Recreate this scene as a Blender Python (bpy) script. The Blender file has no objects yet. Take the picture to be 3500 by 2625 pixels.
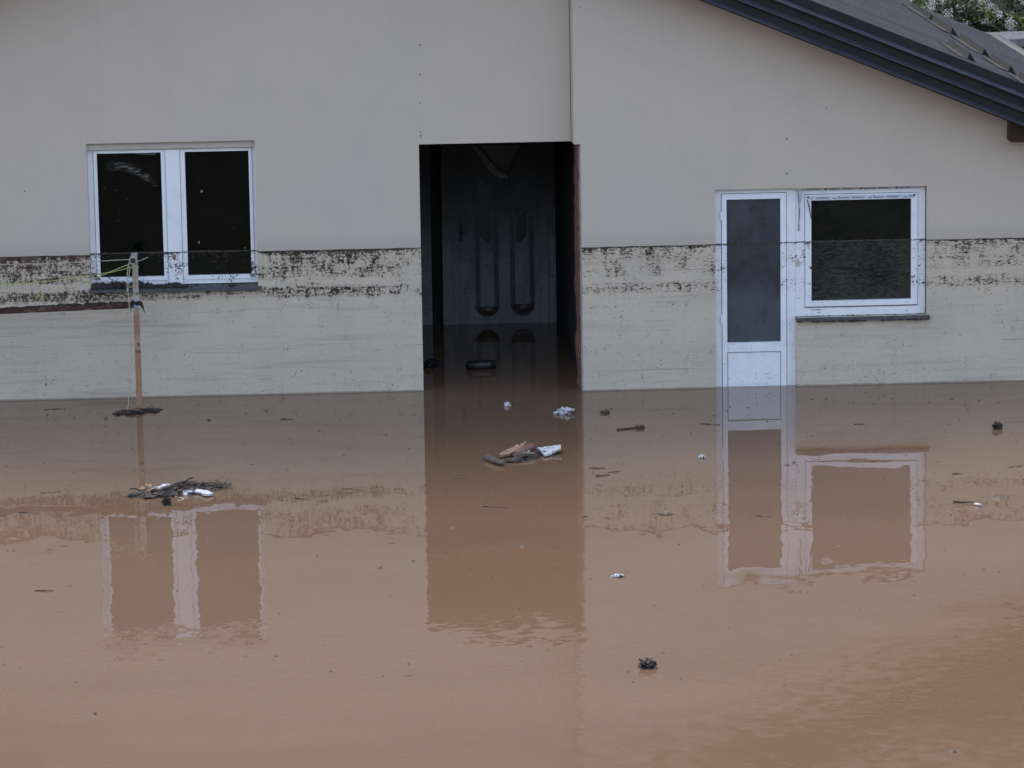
import bpy, bmesh, math, random
from mathutils import Vector, Matrix, noise as mnoise
random.seed(7)
R = math.radians
sc = bpy.context.scene
col = sc.collection

# ------------------------------------------------------------------ camera
PITCH, YAW, ROLL, FPX = R(10.476), R(2.521), R(-.8932), 14334.0     # focal length in photo pixels (3500 wide)
CAM = Vector((-1.998, -45.386, 8.454))
fw = Vector((math.sin(YAW)*math.cos(PITCH), math.cos(YAW)*math.cos(PITCH), -math.sin(PITCH)))
rt0 = Vector((math.cos(YAW), -math.sin(YAW), 0)); up0 = rt0.cross(fw)
rt = math.cos(ROLL)*rt0 + math.sin(ROLL)*up0
up = -math.sin(ROLL)*rt0 + math.cos(ROLL)*up0
cam = bpy.data.cameras.new('camera'); cam.sensor_width = 36; cam.lens = 36*FPX/3500
cam.clip_start = .5; cam.clip_end = 3000
camo = bpy.data.objects.new('camera', cam); col.objects.link(camo)
M = Matrix.Identity(4)
for i in range(3):
    M[i][0], M[i][1], M[i][2], M[i][3] = rt[i], up[i], -fw[i], CAM[i]
camo.matrix_world = M
sc.camera = camo

# ------------------------------------------------------------------ light
SUN_EL, SUN_AZ = R(52), R(-18)          # bright part of the overcast stands behind the house; azimuth clockwise from +Y
world = bpy.data.worlds.new('World'); sc.world = world; world.use_nodes = True
wn = world.node_tree; bg = wn.nodes['Background']
sky = wn.nodes.new('ShaderNodeTexSky'); sky.sky_type = 'NISHITA'; sky.sun_disc = False
sky.sun_elevation = SUN_EL; sky.sun_rotation = SUN_AZ; sky.air_density = 1.0; sky.dust_density = 2.0; sky.ozone_density = 1.0
hs = wn.nodes.new('ShaderNodeHueSaturation'); hs.inputs['Saturation'].default_value = .74      # greyer than a clear sky
wn.links.new(sky.outputs[0], hs.inputs['Color']); wn.links.new(hs.outputs[0], bg.inputs[0]); bg.inputs[1].default_value = .15
sun = bpy.data.lights.new('sun', 'SUN'); sun.energy = .55; sun.angle = R(50); sun.color = (1, .97, .93)
suno = bpy.data.objects.new('sun', sun); col.objects.link(suno)
sd = Vector((math.sin(SUN_AZ)*math.cos(SUN_EL), math.cos(SUN_AZ)*math.cos(SUN_EL), math.sin(SUN_EL)))
suno.rotation_euler = sd.to_track_quat('Z', 'Y').to_euler()
suno.location = sd*60
vs = sc.view_settings; vs.view_transform = 'Standard'; vs.look = 'None'; vs.gamma = 1; vs.exposure = 1.78; vs.use_curve_mapping = False
sc.render.engine = 'CYCLES'
sc.cycles.use_denoising = True
sc.cycles.max_bounces = 6; sc.cycles.diffuse_bounces = 4; sc.cycles.transparent_max_bounces = 16

# ------------------------------------------------------------------ place helpers (survey of the photograph on real planes)
def ray(px, py): return fw + rt*((px-1750)/FPX) - up*((py-1312.5)/FPX)
def P(px, py, Y=0.0):
    d = ray(px, py); return CAM + d*((Y-CAM.y)/d.y)
def W(px, py, z=0.0):
    d = ray(px, py); return CAM + d*((z-CAM.z)/d.z)
DK = 3500/2212
def WD(x, y, z=0.0): return W(x*DK, y*DK, z)

# ------------------------------------------------------------------ node helpers
class NT:
    def __init__(s, name, rough=.6, color=(.5,.5,.5), spec=.5):
        s.m = bpy.data.materials.new(name); s.m.use_nodes = True
        s.t = s.m.node_tree; s.b = s.t.nodes['Principled BSDF']; s.out = s.t.nodes['Material Output']
        s.b.inputs['Roughness'].default_value = rough
        s.b.inputs['Base Color'].default_value = (*color, 1)
        s.b.inputs['Specular IOR Level'].default_value = spec
    def n(s, typ, **kw):
        nd = s.t.nodes.new('ShaderNode'+typ)
        for k, v in kw.items(): setattr(nd, k, v)
        return nd
    def put(s, sock, v):
        if isinstance(v, bpy.types.NodeSocket): s.t.links.new(v, sock)
        elif isinstance(v, (tuple, list)) and sock.type == 'RGBA' and len(v) == 3: sock.default_value = (*v, 1)
        else: sock.default_value = v
    def set(s, name, v): s.put(s.b.inputs[name], v)
    def math(s, op, a, b=None, c=None, clamp=False):
        nd = s.n('Math', operation=op, use_clamp=clamp); s.put(nd.inputs[0], a)
        if b is not None: s.put(nd.inputs[1], b)
        if c is not None: s.put(nd.inputs[2], c)
        return nd.outputs[0]
    def add(s, a, b): return s.math('ADD', a, b)
    def sub(s, a, b): return s.math('SUBTRACT', a, b)
    def mul(s, a, b): return s.math('MULTIPLY', a, b)
    def mx(s, a, b): return s.math('MAXIMUM', a, b)
    def mn(s, a, b): return s.math('MINIMUM', a, b)
    def ss(s, x, a, b, lo=0.0, hi=1.0):
        nd = s.n('MapRange', interpolation_type='SMOOTHSTEP')
        s.put(nd.inputs[0], x); s.put(nd.inputs[1], a); s.put(nd.inputs[2], b); s.put(nd.inputs[3], lo); s.put(nd.inputs[4], hi)
        return nd.outputs[0]
    def lin(s, x, a, b, lo=0.0, hi=1.0):
        nd = s.n('MapRange'); s.put(nd.inputs[0], x); s.put(nd.inputs[1], a); s.put(nd.inputs[2], b); s.put(nd.inputs[3], lo); s.put(nd.inputs[4], hi)
        return nd.outputs[0]
    def pos(s):
        if not hasattr(s, '_p'): s._p = s.n('NewGeometry').outputs['Position']
        return s._p
    def objp(s): return s.n('TexCoord').outputs['Object']
    def sep(s, v):
        nd = s.n('SeparateXYZ'); s.put(nd.inputs[0], v); return nd.outputs[0], nd.outputs[1], nd.outputs[2]
    def vmul(s, v, k, off=(0,0,0)):
        nd = s.n('VectorMath', operation='MULTIPLY_ADD'); s.put(nd.inputs[0], v); nd.inputs[1].default_value = k; nd.inputs[2].default_value = off
        return nd.outputs[0]
    def noise(s, v, scale, detail=2.0, rough=.5, out='Fac', dist=0.0):
        nd = s.n('TexNoise'); s.put(nd.inputs['Vector'], v)
        nd.inputs['Scale'].default_value = scale; nd.inputs['Detail'].default_value = detail; nd.inputs['Roughness'].default_value = rough
        nd.inputs['Distortion'].default_value = dist
        return nd.outputs[out]
    def mix(s, f, a, b, blend='MIX'):
        nd = s.n('Mix', data_type='RGBA', blend_type=blend); s.put(nd.inputs[0], f); s.put(nd.inputs[6], a); s.put(nd.inputs[7], b)
        return nd.outputs[2]
    def steps(s, x, pts):
        """piecewise linear x -> value from [(x, v), ...]"""
        a, b = pts[0][0], pts[-1][0]
        nd = s.n('ValToRGB'); cr = nd.color_ramp
        while len(cr.elements) < len(pts): cr.elements.new(.5)
        for e, (px, v) in zip(cr.elements, sorted(pts)):
            e.position = (px-a)/(b-a)
        for e, (px, v) in zip(cr.elements, sorted(pts)):
            e.color = (v, v, v, 1)
        s.put(nd.inputs[0], s.lin(x, a, b)); return nd.outputs[0]
    def bump(s, h, strength=.3, dist=.01):
        nd = s.n('Bump'); nd.inputs['Strength'].default_value = strength; nd.inputs['Distance'].default_value = dist
        s.put(nd.inputs['Height'], h); s.set('Normal', nd.outputs[0])

FLOOD = 1.597
def flood(t, dens=1.0, wall=True, wall_line=.9):
    """dried flood crust below the high-water line: returns (crust mask, fine silt strata 0..1, metres below the line)"""
    p = t.pos(); x, y, z = t.sep(p)
    wob = t.mul(t.sub(t.noise(t.vmul(p, (1,1,0)), 4, 3), .5), .02)
    d = t.sub(t.add(wob, FLOOD), z)
    below = t.ss(d, 0, .004)
    ln = t.mul(below, t.sub(1, t.ss(d, .008, .02)))
    ln = t.mul(ln, t.ss(t.noise(t.vmul(p, (1,1,.1)), 30, 2), .3, .42))
    side = t.ss(x, .6, .8)
    q = t.n('Mix', data_type='VECTOR'); t.put(q.inputs[0], side); t.put(q.inputs[4], p); t.put(q.inputs[5], t.vmul(p, (.75,.75,1.9)))      # smeared flatter on the right wall
    n = t.noise(q.outputs[1], 33, 6, .8)
    c = t.noise(p, 7, 4, .65)
    v = t.noise(t.vmul(p, (13,13,2.2)), 1.6, 3, .6)
    h = t.noise(t.vmul(p, (1.2,1.2,24)), 1.7, 3, .6)
    comp = t.sub(t.add(t.add(n, t.mul(c, .45)), t.add(t.mul(v, .27), t.mul(h, .25))), .485)
    prof = t.steps(d, [(-.05, 0), (0, 1.7), (.018, 1.3), (.04, 1.0), (.07, .85), (.2, .8), (.30, .75), (.34, .3), (.38, .33), (.42, .95), (.50, .85), (.55, .2), (.62, .16), (.66, .3), (.69, .12), (.8, .1), (1.3, .12), (1.5, .22), (1.6, .1)])
    xd = t.steps(x, [(-7, 1.16), (-4.6, 1.16), (-4.3, .85), (-2.75, .8), (-2.5, 1.08), (-1.7, 1.05), (-1.2, .85), (-.98, .7), (.78, .76), (1.6, .82), (2.3, .74), (4.5, .72), (7, .8)])
    den = t.mul(t.mul(prof, xd), dens)
    th = t.sub(.70, t.mul(den, .225))
    cr = t.mul(t.ss(t.sub(comp, th), 0, .03), below)
    sp = t.mul(t.ss(t.noise(t.vmul(p, (1,1,1.6)), 55, 1, .5), .735, .75), t.ss(d, -.02, .02))
    sp2 = t.ss(t.noise(p, 21, 0), .885, .895)
    crust = t.mx(t.mx(ln, cr), t.mx(sp, sp2)) if wall else t.mx(t.mx(t.mul(ln, wall_line), cr), sp)
    strata = t.mul(t.noise(t.vmul(p, (.55,.55,11)), 1.1, 5, .66), below)
    return crust, strata, d, t.mul(t.ss(t.sub(comp, th), -.13, .0), below)

MAT = {}
def plaster():
    t = NT('plaster_render', .9, spec=.2)
    p = t.pos(); x, y, z = t.sep(p)
    crust, strata, d, smear_ = flood(t)
    base = t.mix(t.ss(t.noise(p, .55, 3), .3, .7), (.568,.487,.395), (.545,.477,.397))
    # plaster grain, trowel patches and faint rain runs
    base = t.mix(t.mul(t.ss(t.noise(p, 75, 4, .7), .40, .62), .22), base, (.38,.335,.28))
    base = t.mix(t.mul(t.ss(t.noise(p, 2.3, 5, .62), .48, .72), .16), base, (.40,.36,.31))
    runs = t.ss(t.noise(t.vmul(p, (5,5,.22)), 1.6, 5, .65), .54, .74)
    base = t.mix(t.mul(runs, t.ss(d, -.2, -2.2, .02, .07)), base, (.30,.27,.24))
    # fine splash of silt just above the water mark, silt layers below it
    spl = t.mul(t.ss(d, -.20, 0), t.ss(t.noise(p, 120, 3, .7), .47, .60))
    base = t.mix(t.mul(spl, .5), base, (.17,.145,.12))
    base = t.mix(t.mul(t.ss(d, 0, .02), .7), base, t.mix(t.ss(t.noise(p, 1.4, 4), .35, .7), (.615,.515,.395), (.56,.475,.37)))
    lines = t.ss(strata, .50, .68)
    base = t.mix(t.mul(lines, t.ss(x, -1.9, -1.2, .36, .20)), base, (.24,.205,.165))
    thin = t.mul(t.ss(t.noise(t.vmul(p, (.8,.8,55)), 1.0, 3, .6), .60, .70), t.mul(t.ss(d, .05, .1), t.ss(t.noise(t.vmul(p, (1,1,2)), 1.1, 3), .40, .62)))
    base = t.mix(t.mul(thin, .5), base, (.15,.125,.10))
    base = t.mix(t.mul(t.ss(strata, .42, .25), t.mul(t.ss(d, .5, .7), .3)), base, (.62,.56,.46))
    base = t.mix(t.mul(smear_, .30), base, (.20,.155,.115))
    base = t.mix(crust, base, t.mix(t.ss(t.add(t.noise(p, 8, 4), t.ss(x, -4.3, -5.2, 0, .12)), .42, .66), (.034,.026,.021), (.10,.066,.045)))
    wet = t.sub(1, t.ss(t.add(z, t.mul(t.sub(t.noise(p, 14, 4), .5), .03)), .008, .022))
    base = t.mix(t.mul(wet, .55), base, (.15,.12,.095))
    t.set('Base Color', base)
    t.bump(t.noise(p, 110, 3, .65), .28, .005)
    return t.m
def pvc():
    t = NT('white_pvc', .38, spec=.45)
    crust, strata, d, smear_ = flood(t, .86, False)
    p = t.pos()
    base = t.mix(t.ss(t.noise(p, 6, 4), .4, .8), (.80,.81,.84), (.70,.71,.74))
    base = t.mix(t.mul(t.ss(strata, .56, .75), .25), base, (.45,.42,.38))
    base = t.mix(crust, base, (.035,.027,.022))
    t.set('Base Color', base)
    t.set('Roughness', t.lin(crust, 0, 1, .38, .9))
    return t.m
def glass(name, see=.85, dirt=0.0, smear=False, haze=(.30,.28,.24)):
    t = NT(name)
    p = t.pos()
    crust, strata, d, smear_ = flood(t, .6, False, .35)
    tr = t.n('BsdfTransparent'); tr.inputs[0].default_value = (see, see, see*.98, 1)
    gl = t.n('BsdfGlossy'); gl.inputs['Roughness'].default_value = .03; gl.inputs[0].default_value = (.55,.72,.85,1)
    fr = t.n('Fresnel'); fr.inputs[0].default_value = 1.5
    wob = t.n('Bump'); wob.inputs['Strength'].default_value = .05; wob.inputs['Distance'].default_value = .01
    t.put(wob.inputs['Height'], t.noise(p, 2.5, 1)); t.t.links.new(wob.outputs[0], gl.inputs['Normal'])
    m1 = t.n('MixShader'); t.put(m1.inputs[0], t.mul(fr.outputs[0], .5)); t.t.links.new(tr.outputs[0], m1.inputs[1]); t.t.links.new(gl.outputs[0], m1.inputs[2])
    df = t.n('BsdfDiffuse')
    low = t.ss(d, -.01, .03)
    film = t.mul(t.add(t.mul(low, dirt), dirt*.3), t.ss(t.add(t.mul(t.noise(t.vmul(p, (1,1,2.6)), 17, 7, .76), .75), t.mul(t.noise(p, 1.6, 3), .25)), .30, .85))
    spots = t.mul(t.ss(t.noise(p, 34, 1), .80, .815), .5)
    film = t.mx(film, spots)
    if smear:
        q = t.vmul(p, (1,1,1), (4.1, 0, -2.52))
        qx, qy, qz = t.sep(q)
        arc = t.add(qz, t.mul(t.mul(qx, qx), 1.1))                       # wiped arc of dried paint on the left pane
        arc = t.add(arc, t.mul(qx, .42))
        band = t.mul(t.ss(arc, -.075, -.01), t.sub(1, t.ss(arc, .0, .06)))
        band = t.mul(band, t.mul(t.ss(qx, -.34, -.12), t.sub(1, t.ss(qx, .12, .30))))
        st = t.ss(t.noise(t.vmul(t.add_v(p, arc), (3, 3, 60)), 1.5, 3, .6), .47, .62) if hasattr(t, 'add_v') else t.ss(t.noise(t.vmul(p, (5,5,26)), 2.2, 4, .65), .44, .62)
        film = t.mx(film, t.mul(t.mul(band, st), .38))
    film = t.mx(film, t.mul(crust, .9))
    t.put(df.inputs[0], t.mix(crust, haze, (.03,.024,.02)))
    m2 = t.n('MixShader'); t.put(m2.inputs[0], film); t.t.links.new(m1.outputs[0], m2.inputs[1]); t.t.links.new(df.outputs[0], m2.inputs[2])
    t.t.links.new(m2.outputs[0], t.out.inputs[0])
    return t.m
def frosted():
    t = NT('obscured_glass', .3, spec=.5)
    p = t.pos(); crust, strata, d, smear_ = flood(t, .8, False)
    a = t.ss(t.noise(t.vmul(p, (1,1,.8)), 4.5, 5, .6), .3, .75)
    base = t.mix(a, (.022,.028,.036), (.050,.056,.066))
    base = t.mix(t.mul(t.ss(t.add(d, t.mul(t.sub(a, .5), .3)), .15, 1.0), .5), base, (.085,.095,.115))
    base = t.mix(t.mul(t.ss(d, 0, .01), t.sub(1, t.ss(d, .012, .05))), base, (.03,.027,.026))
    base = t.mix(t.mul(crust, .6), base, (.04,.034,.03))
    t.set('Base Color', base); t.set('Roughness', t.lin(a, 0, 1, .22, .5))
    return t.m
def simple(name, c1, c2=None, rough=.7, scale=12, bump=0.0, metal=0.0, spec=.4, detail=5, stretch=(1,1,1), obj=False, lo=.35, hi=.68):
    t = NT(name, rough, c1, spec); t.set('Metallic', metal)
    p = t.objp() if obj else t.pos()
    n = t.noise(t.vmul(p, stretch), scale, detail, .62)
    if c2: t.set('Base Color', t.mix(t.ss(n, lo, hi), c1, c2))
    if bump: t.bump(n, bump, .01)
    return t.m
def water_mat():
    t = NT('muddy_water', .012, spec=.5); t.set('IOR', 1.333)
    p = t.pos(); x, y, z = t.sep(p)
    flat = t.vmul(p, (1,1,0))
    c = t.mix(t.ss(t.noise(t.vmul(flat, (.35,1,0)), .5, 4, .6), .3, .75), (.134,.081,.050), (.150,.092,.058))
    t.set('Base Color', c)
    def slope(scale, detail, k, st=(1,1,0)):
        nd = t.n('VectorMath', operation='SUBTRACT'); t.put(nd.inputs[0], t.noise(t.vmul(flat, st), scale, detail, .5, 'Color')); nd.inputs[1].default_value = (.5,.5,.5)
        m = t.n('VectorMath', operation='SCALE'); t.put(m.inputs[0], nd.outputs[0]); t.put(m.inputs['Scale'], k)
        return m.outputs[0]
    dist = t.mul(y, -1)
    far = t.ss(dist, 6.5, 13)
    patch = t.mul(t.ss(t.noise(t.vmul(flat, (.22,.75,0)), 1.0, 2, .5), .5, .68), t.ss(dist, 1.5, 3))
    right = t.mul(t.ss(x, .5, 2.5), t.ss(dist, 8, 12))
    a1 = t.add(t.ss(dist, 8.6, 12.5, .0, .05), t.add(t.mul(patch, .028), t.mul(right, .012)))
    s1 = slope(11, 2, a1, (.75, 1, 0))
    s2 = slope(2.6, 2, t.ss(dist, 1.0, 8, .0015, .026), (1, .8, 0))
    ad = t.n('VectorMath', operation='ADD'); t.put(ad.inputs[0], s1); t.put(ad.inputs[1], s2)
    fl = t.vmul(ad.outputs[0], (1,1,0), (0,0,1))
    nm = t.n('VectorMath', operation='NORMALIZE'); t.put(nm.inputs[0], fl)
    t.set('Normal', nm.outputs[0])
    return t.m
def rusty_post():
    t = NT('chipped_rusty_paint', .65)
    p = t.pos(); x, y, z = t.sep(p)
    n = t.noise(p, 22, 6, .68); n2 = t.noise(t.vmul(p, (1,1,.4)), 9, 4, .6)
    low = t.mix(t.ss(n2, .35, .65), (.36,.20,.115), (.30,.155,.085))
    cream = t.mix(t.ss(n2, .35, .7), (.42,.40,.37), (.34,.27,.21))
    base = t.mix(t.ss(t.add(z, t.mul(t.sub(n2, .5), .25)), 1.0, 1.12), low, cream)
    band = t.mul(t.ss(z, .62, .70), t.sub(1, t.ss(z, .74, .82)))
    base = t.mix(t.mul(band, .5), base, (.40,.33,.27))
    bl = t.mul(t.ss(t.add(z, t.mul(t.sub(n, .5), .1)), 1.09, 1.115), t.sub(1, t.ss(t.add(z, t.mul(t.sub(n2, .5), .2)), 1.17, 1.19)))
    base = t.mix(t.mul(bl, .8), base, (.30,.40,.52))
    base = t.mix(t.ss(n, .56, .63), base, (.12,.055,.03))
    base = t.mix(t.ss(t.noise(p, 60, 3, .6), .64, .69), base, (.03,.02,.016))
    t.set('Base Color', base); t.bump(n, .3, .004)
    return t.m
def roof_mat():
    t = NT('dark_sheet_metal', .42, spec=.5)
    p = t.pos()
    n = t.noise(t.vmul(p, (.25,9,.25)), 1.0, 4, .6)
    base = t.mix(t.ss(n, .3, .7), (.026,.0255,.0255), (.070,.066,.060))
    base = t.mix(t.mul(t.ss(t.noise(p, 9, 5, .65), .5, .75), .35), base, (.15,.135,.12))
    t.set('Base Color', base)
    return t.m
def door_mat():
    t = NT('muddy_shaded_door_leaf', .5)
    p = t.pos(); x, y, z = t.sep(p)
    n = t.noise(p, 24, 5, .68)
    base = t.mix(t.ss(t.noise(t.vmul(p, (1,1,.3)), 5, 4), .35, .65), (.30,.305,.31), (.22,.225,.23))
    base = t.mix(t.ss(t.add(z, t.mul(t.sub(t.noise(p, 4, 4), .5), .5)), .55, 1.75), base, (.040,.042,.045))          # pale silt below; hall light fading upwards is painted in
    base = t.mix(t.mul(t.ss(n, .60, .66), t.ss(z, 1.7, 1.2)), base, (.03,.025,.022))
    t.set('Base Color', base)
    return t.m
MAT['plaster'] = plaster(); MAT['pvc'] = pvc(); MAT['water'] = water_mat(); MAT['post'] = rusty_post(); MAT['roof'] = roof_mat()
MAT['glass_l'] = glass('window_glass_paint_smears', .7, .03, True)
MAT['glass_r'] = glass('window_glass_silt_film', .8, .22)
MAT['frost'] = frosted(); MAT['door'] = door_mat()
MAT['bowl'] = simple('brown_door_boss', (.13,.10,.085), (.07,.052,.045), .3, 14)
MAT['mould'] = simple('darker_door_moulding', (.085,.08,.078), (.05,.047,.046), .4, 12)
MAT['fascia'] = simple('dark_fascia_paint', (.011,.0108,.013), (.017,.0165,.020), .5, 5, spec=.3)
MAT['lit_lip'] = simple('skylit_fascia_lip', (.040,.039,.052), (.055,.053,.068), .4, 6)  # paler blue-grey stands for skylight on the fascia lips
MAT['rib'] = simple('snow_guard_metal', (.024,.0205,.018), (.015,.013,.012), .5, 14)
MAT['stone'] = simple('grey_stone_sill', (.095,.093,.093), (.055,.052,.05), .6, 16, .2)
MAT['mud'] = simple('wet_dark_mud', (.017,.013,.011), (.034,.025,.019), .7, 40, .6)
MAT['beige'] = simple('beige_lining_board', (.52,.48,.41), (.46,.42,.36), .8, 8)
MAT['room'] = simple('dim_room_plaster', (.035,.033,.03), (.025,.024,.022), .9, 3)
MAT['charcoal_wall'] = simple('charcoal_hall_wall', (.022,.019,.018), (.035,.03,.027), .9, 6)  # one dark charcoal tone for the hall walls
MAT['brickred'] = simple('raw_red_brick_reveal', (.26,.11,.075), (.10,.05,.04), .9, 11, .6, stretch=(1,1,1.4))
MAT['insul'] = simple('grey_insulation_edge', (.46,.45,.46), (.33,.31,.30), .9, 30, .4)
MAT['wood'] = simple('brown_weathered_timber', (.05,.028,.02), (.03,.018,.013), .8, 10, .3, stretch=(.3,1,1))
MAT['rust'] = simple('rust_brown_rail', (.055,.024,.017), (.17,.115,.085), .8, 14, .5, stretch=(.35,1,1), lo=.5, hi=.66)
MAT['bark'] = simple('wet_dark_bark', (.028,.02,.015), (.07,.05,.036), .6, 30, .4, obj=True)
MAT['palewood'] = simple('broken_pale_wood', (.30,.19,.12), (.16,.09,.055), .7, 24, .3, obj=True)
MAT['greywood'] = simple('grey_soaked_wood', (.095,.075,.058), (.05,.04,.032), .6, 20, .3, obj=True)
MAT['redbrown'] = simple('red_brown_leather', (.15,.065,.05), (.09,.04,.035), .5, 18, obj=True)
MAT['foam'] = simple('white_foam', (.58,.60,.65), (.36,.35,.34), .7, 28, .3, obj=True)
MAT['whitemud'] = simple('muddied_white_panel', (.47,.48,.51), (.06,.047,.04), .6, 22, obj=True, lo=.50, hi=.60)
MAT['straw'] = simple('pale_straw', (.42,.38,.30), (.30,.26,.19), .8, 20, obj=True)
MAT['leafbrown'] = simple('soaked_brown_leaf', (.10,.065,.045), (.06,.042,.032), .6, 30, obj=True)
MAT['black'] = simple('black_rubber', (.012,.012,.012), (.03,.028,.026), .35, 20, obj=True)
MAT['twine'] = simple('yellow_green_twine', (.42,.46,.12), (.34,.36,.14), .8, 30)
MAT['twinepale'] = simple('pale_dirty_twine', (.44,.42,.32), (.34,.32,.22), .8, 30)
MAT['film'] = simple('milky_protective_film', (.62,.64,.70), (.55,.57,.63), .3, 10)
MAT['ink'] = simple('dark_blue_print', (.03,.04,.09), None, .5)
MAT['orange'] = simple('brown_orange_print', (.24,.10,.045), None, .5)
MAT['concrete'] = simple('weathered_concrete', (.17,.17,.175), (.09,.09,.09), .9, 9, .6)
MAT['blue'] = simple('blue_string', (.03,.05,.30), None, .6)
MAT['hole'] = simple('dark_hole', (.01,.01,.01), None, .9)
MAT['metal'] = simple('galvanised_metal', (.06,.06,.062), (.04,.04,.04), .6, 12)
MAT['soil'] = simple('hillside_undergrowth', (.035,.045,.018), (.06,.055,.03), .9, 1.2, .5)

# ------------------------------------------------------------------ mesh helpers
class MB:
    def __init__(s): s.v = []; s.f = []
    def poly(s, vs, fs):
        o = len(s.v); s.v += [tuple(v) for v in vs]; s.f += [tuple(i+o for i in f) for f in fs]; return s
    def box(s, x0, x1, y0, y1, z0, z1):
        return s.poly([(x0,y0,z0),(x1,y0,z0),(x1,y1,z0),(x0,y1,z0),(x0,y0,z1),(x1,y0,z1),(x1,y1,z1),(x0,y1,z1)],
                      [(0,3,2,1),(4,5,6,7),(0,1,5,4),(1,2,6,5),(2,3,7,6),(3,0,4,7)])
    def prism_y(s, pts, y0, y1):
        """polygon in XZ (counter-clockwise seen from -Y) extruded along Y"""
        n = len(pts)
        vs = [(x, y0, z) for x, z in pts]+[(x, y1, z) for x, z in pts]
        fs = [tuple(range(n)), tuple(range(2*n-1, n-1, -1))]+[(i, i+n, (i+1) % n+n, (i+1) % n) for i in range(n)]
        return s.poly(vs, fs)
    def prism(s, pts, a, b):
        """polygon points (3D) at a, swept by vector b-a"""
        n = len(pts); d = Vector(b)-Vector(a)
        vs = [Vector(p) for p in pts]+[Vector(p)+d for p in pts]
        fs = [tuple(range(n)), tuple(range(2*n-1, n-1, -1))]+[(i, i+n, (i+1) % n+n, (i+1) % n) for i in range(n)]
        return s.poly(vs, fs)
    def tube(s, pts, rad, n=6):
        pts = [Vector(p) for p in pts]; o = len(s.v)
        rr = rad if isinstance(rad, (list, tuple)) else [rad]*len(pts)
        for i, p in enumerate(pts):
            t = (pts[min(i+1, len(pts)-1)]-pts[max(i-1, 0)]).normalized()
            a = t.cross(Vector((0,0,1)) if abs(t.z) < .9 else Vector((1,0,0))).normalized(); b = t.cross(a)
            for k in range(n):
                w = 2*math.pi*k/n; s.v.append(tuple(p+(a*math.cos(w)+b*math.sin(w))*rr[i]))
        for i in range(len(pts)-1):
            for k in range(n):
                s.f.append((o+i*n+k, o+i*n+(k+1) % n, o+(i+1)*n+(k+1) % n, o+(i+1)*n+k))
        s.f.append(tuple(o+k for k in range(n))[::-1]); s.f.append(tuple(o+(len(pts)-1)*n+k for k in range(n)))
        return s
    def blob(s, c, rad, amp=.25, freq=3.0, sub=2, seed=0):
        bm = bmesh.new(); bmesh.ops.create_icosphere(bm, subdivisions=sub, radius=1)
        o = len(s.v)
        for v in bm.verts:
            k = 1+amp*mnoise.noise(v.co*freq+Vector((seed*3.1, seed*1.7, 0)))*2
            s.v.append((c[0]+v.co.x*rad[0]*k, c[1]+v.co.y*rad[1]*k, c[2]+v.co.z*rad[2]*k))
        for f in bm.faces: s.f.append(tuple(v.index+o for v in f.verts))
        bm.free(); return s
    def build(s, name, mat, parent=None, smooth=False, origin=None):
        me = bpy.data.meshes.new(name)
        vs_ = s.v
        if origin is not None: vs_ = [(a-origin[0], b-origin[1], c-origin[2]) for a, b, c in s.v]
        me.from_pydata(vs_, [], s.f); me.update()
        bm = bmesh.new(); bm.from_mesh(me); bmesh.ops.recalc_face_normals(bm, faces=bm.faces); bm.to_mesh(me); bm.free()
        if smooth:
            for p in me.polygons: p.use_smooth = True
        me.materials.append(MAT[mat] if isinstance(mat, str) else mat)
        o = bpy.data.objects.new(name, me); col.objects.link(o)
        if origin is not None: o.location = origin
        if parent is not None:
            o.parent = parent
            o.matrix_parent_inverse = Matrix.Translation(-ploc(parent))
        return o
def ploc(o):
    l = Vector(o.location)
    if o.parent is not None: pass
    return l
def tag(o, label, cat, group=None):
    o['label'] = label; o['category'] = cat
    if group: o['group'] = group
    return o
def structure(o): o['kind'] = 'structure'; return o
def empty(name, loc=(0,0,0), parent=None):
    o = bpy.data.objects.new(name, None); o.empty_display_size = .1; col.objects.link(o); o.location = loc
    if parent is not None: o.parent = parent; o.matrix_parent_inverse = Matrix.Translation(-Vector(parent.location))
    return o
def text_mesh(s, size):
    cu = bpy.data.curves.new('t', 'FONT'); cu.body = s; cu.size = size; cu.resolution_u = 3
    o = bpy.data.objects.new('t', cu); col.objects.link(o)
    dg = bpy.context.evaluated_depsgraph_get(); me = bpy.data.meshes.new_from_object(o.evaluated_get(dg))
    vs_ = [tuple(v.co) for v in me.vertices]; fs = [tuple(p.vertices) for p in me.polygons]
    bpy.data.objects.remove(o); bpy.data.curves.remove(cu); bpy.data.meshes.remove(me)
    return vs_, fs

# ------------------------------------------------------------------ setting: flood water, hillside
structure(MB().poly([(-400,-400,0),(400,-400,0),(400,400,0),(-400,400,0)], [(0,1,2,3)]).build('flood_water', 'water'))
hv, hf = [], []
NX, NY = 60, 26
for j in range(NY+1):
    for i in range(NX+1):
        X = -150+300*i/NX; Yy = 15.2+ (j/NY)**1.4*110
        hgt = 2.0+max(0, Yy-17)*.75+2.2*mnoise.noise(Vector((X*.05, Yy*.05, 0)))*min(1, (Yy-15.2)/8)
        if j == 0: hgt = -.6
        hv.append((X, Yy, hgt))
for j in range(NY):
    for i in range(NX):
        a = j*(NX+1)+i; hf.append((a, a+1, a+NX+2, a+NX+1))
structure(MB().poly(hv, hf).build('hillside', 'soil', smooth=True))
hv, hf = [], []
for j in range(13):
    for i in range(41):
        X = -300+15*i; Yy = -95-j*12
        hv.append((X, Yy, -.8+j*3.6+(6*mnoise.noise(Vector((X*.02, Yy*.02, 3)))*min(1, j/3))))
for j in range(12):
    for i in range(40):
        a = j*41+i; hf.append((a, a+1, a+42, a+41))
structure(MB().poly(hv, hf).build('hillside', 'soil', smooth=True))          # unseen bank behind the camera, added to block low sky and darken the panes

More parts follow.
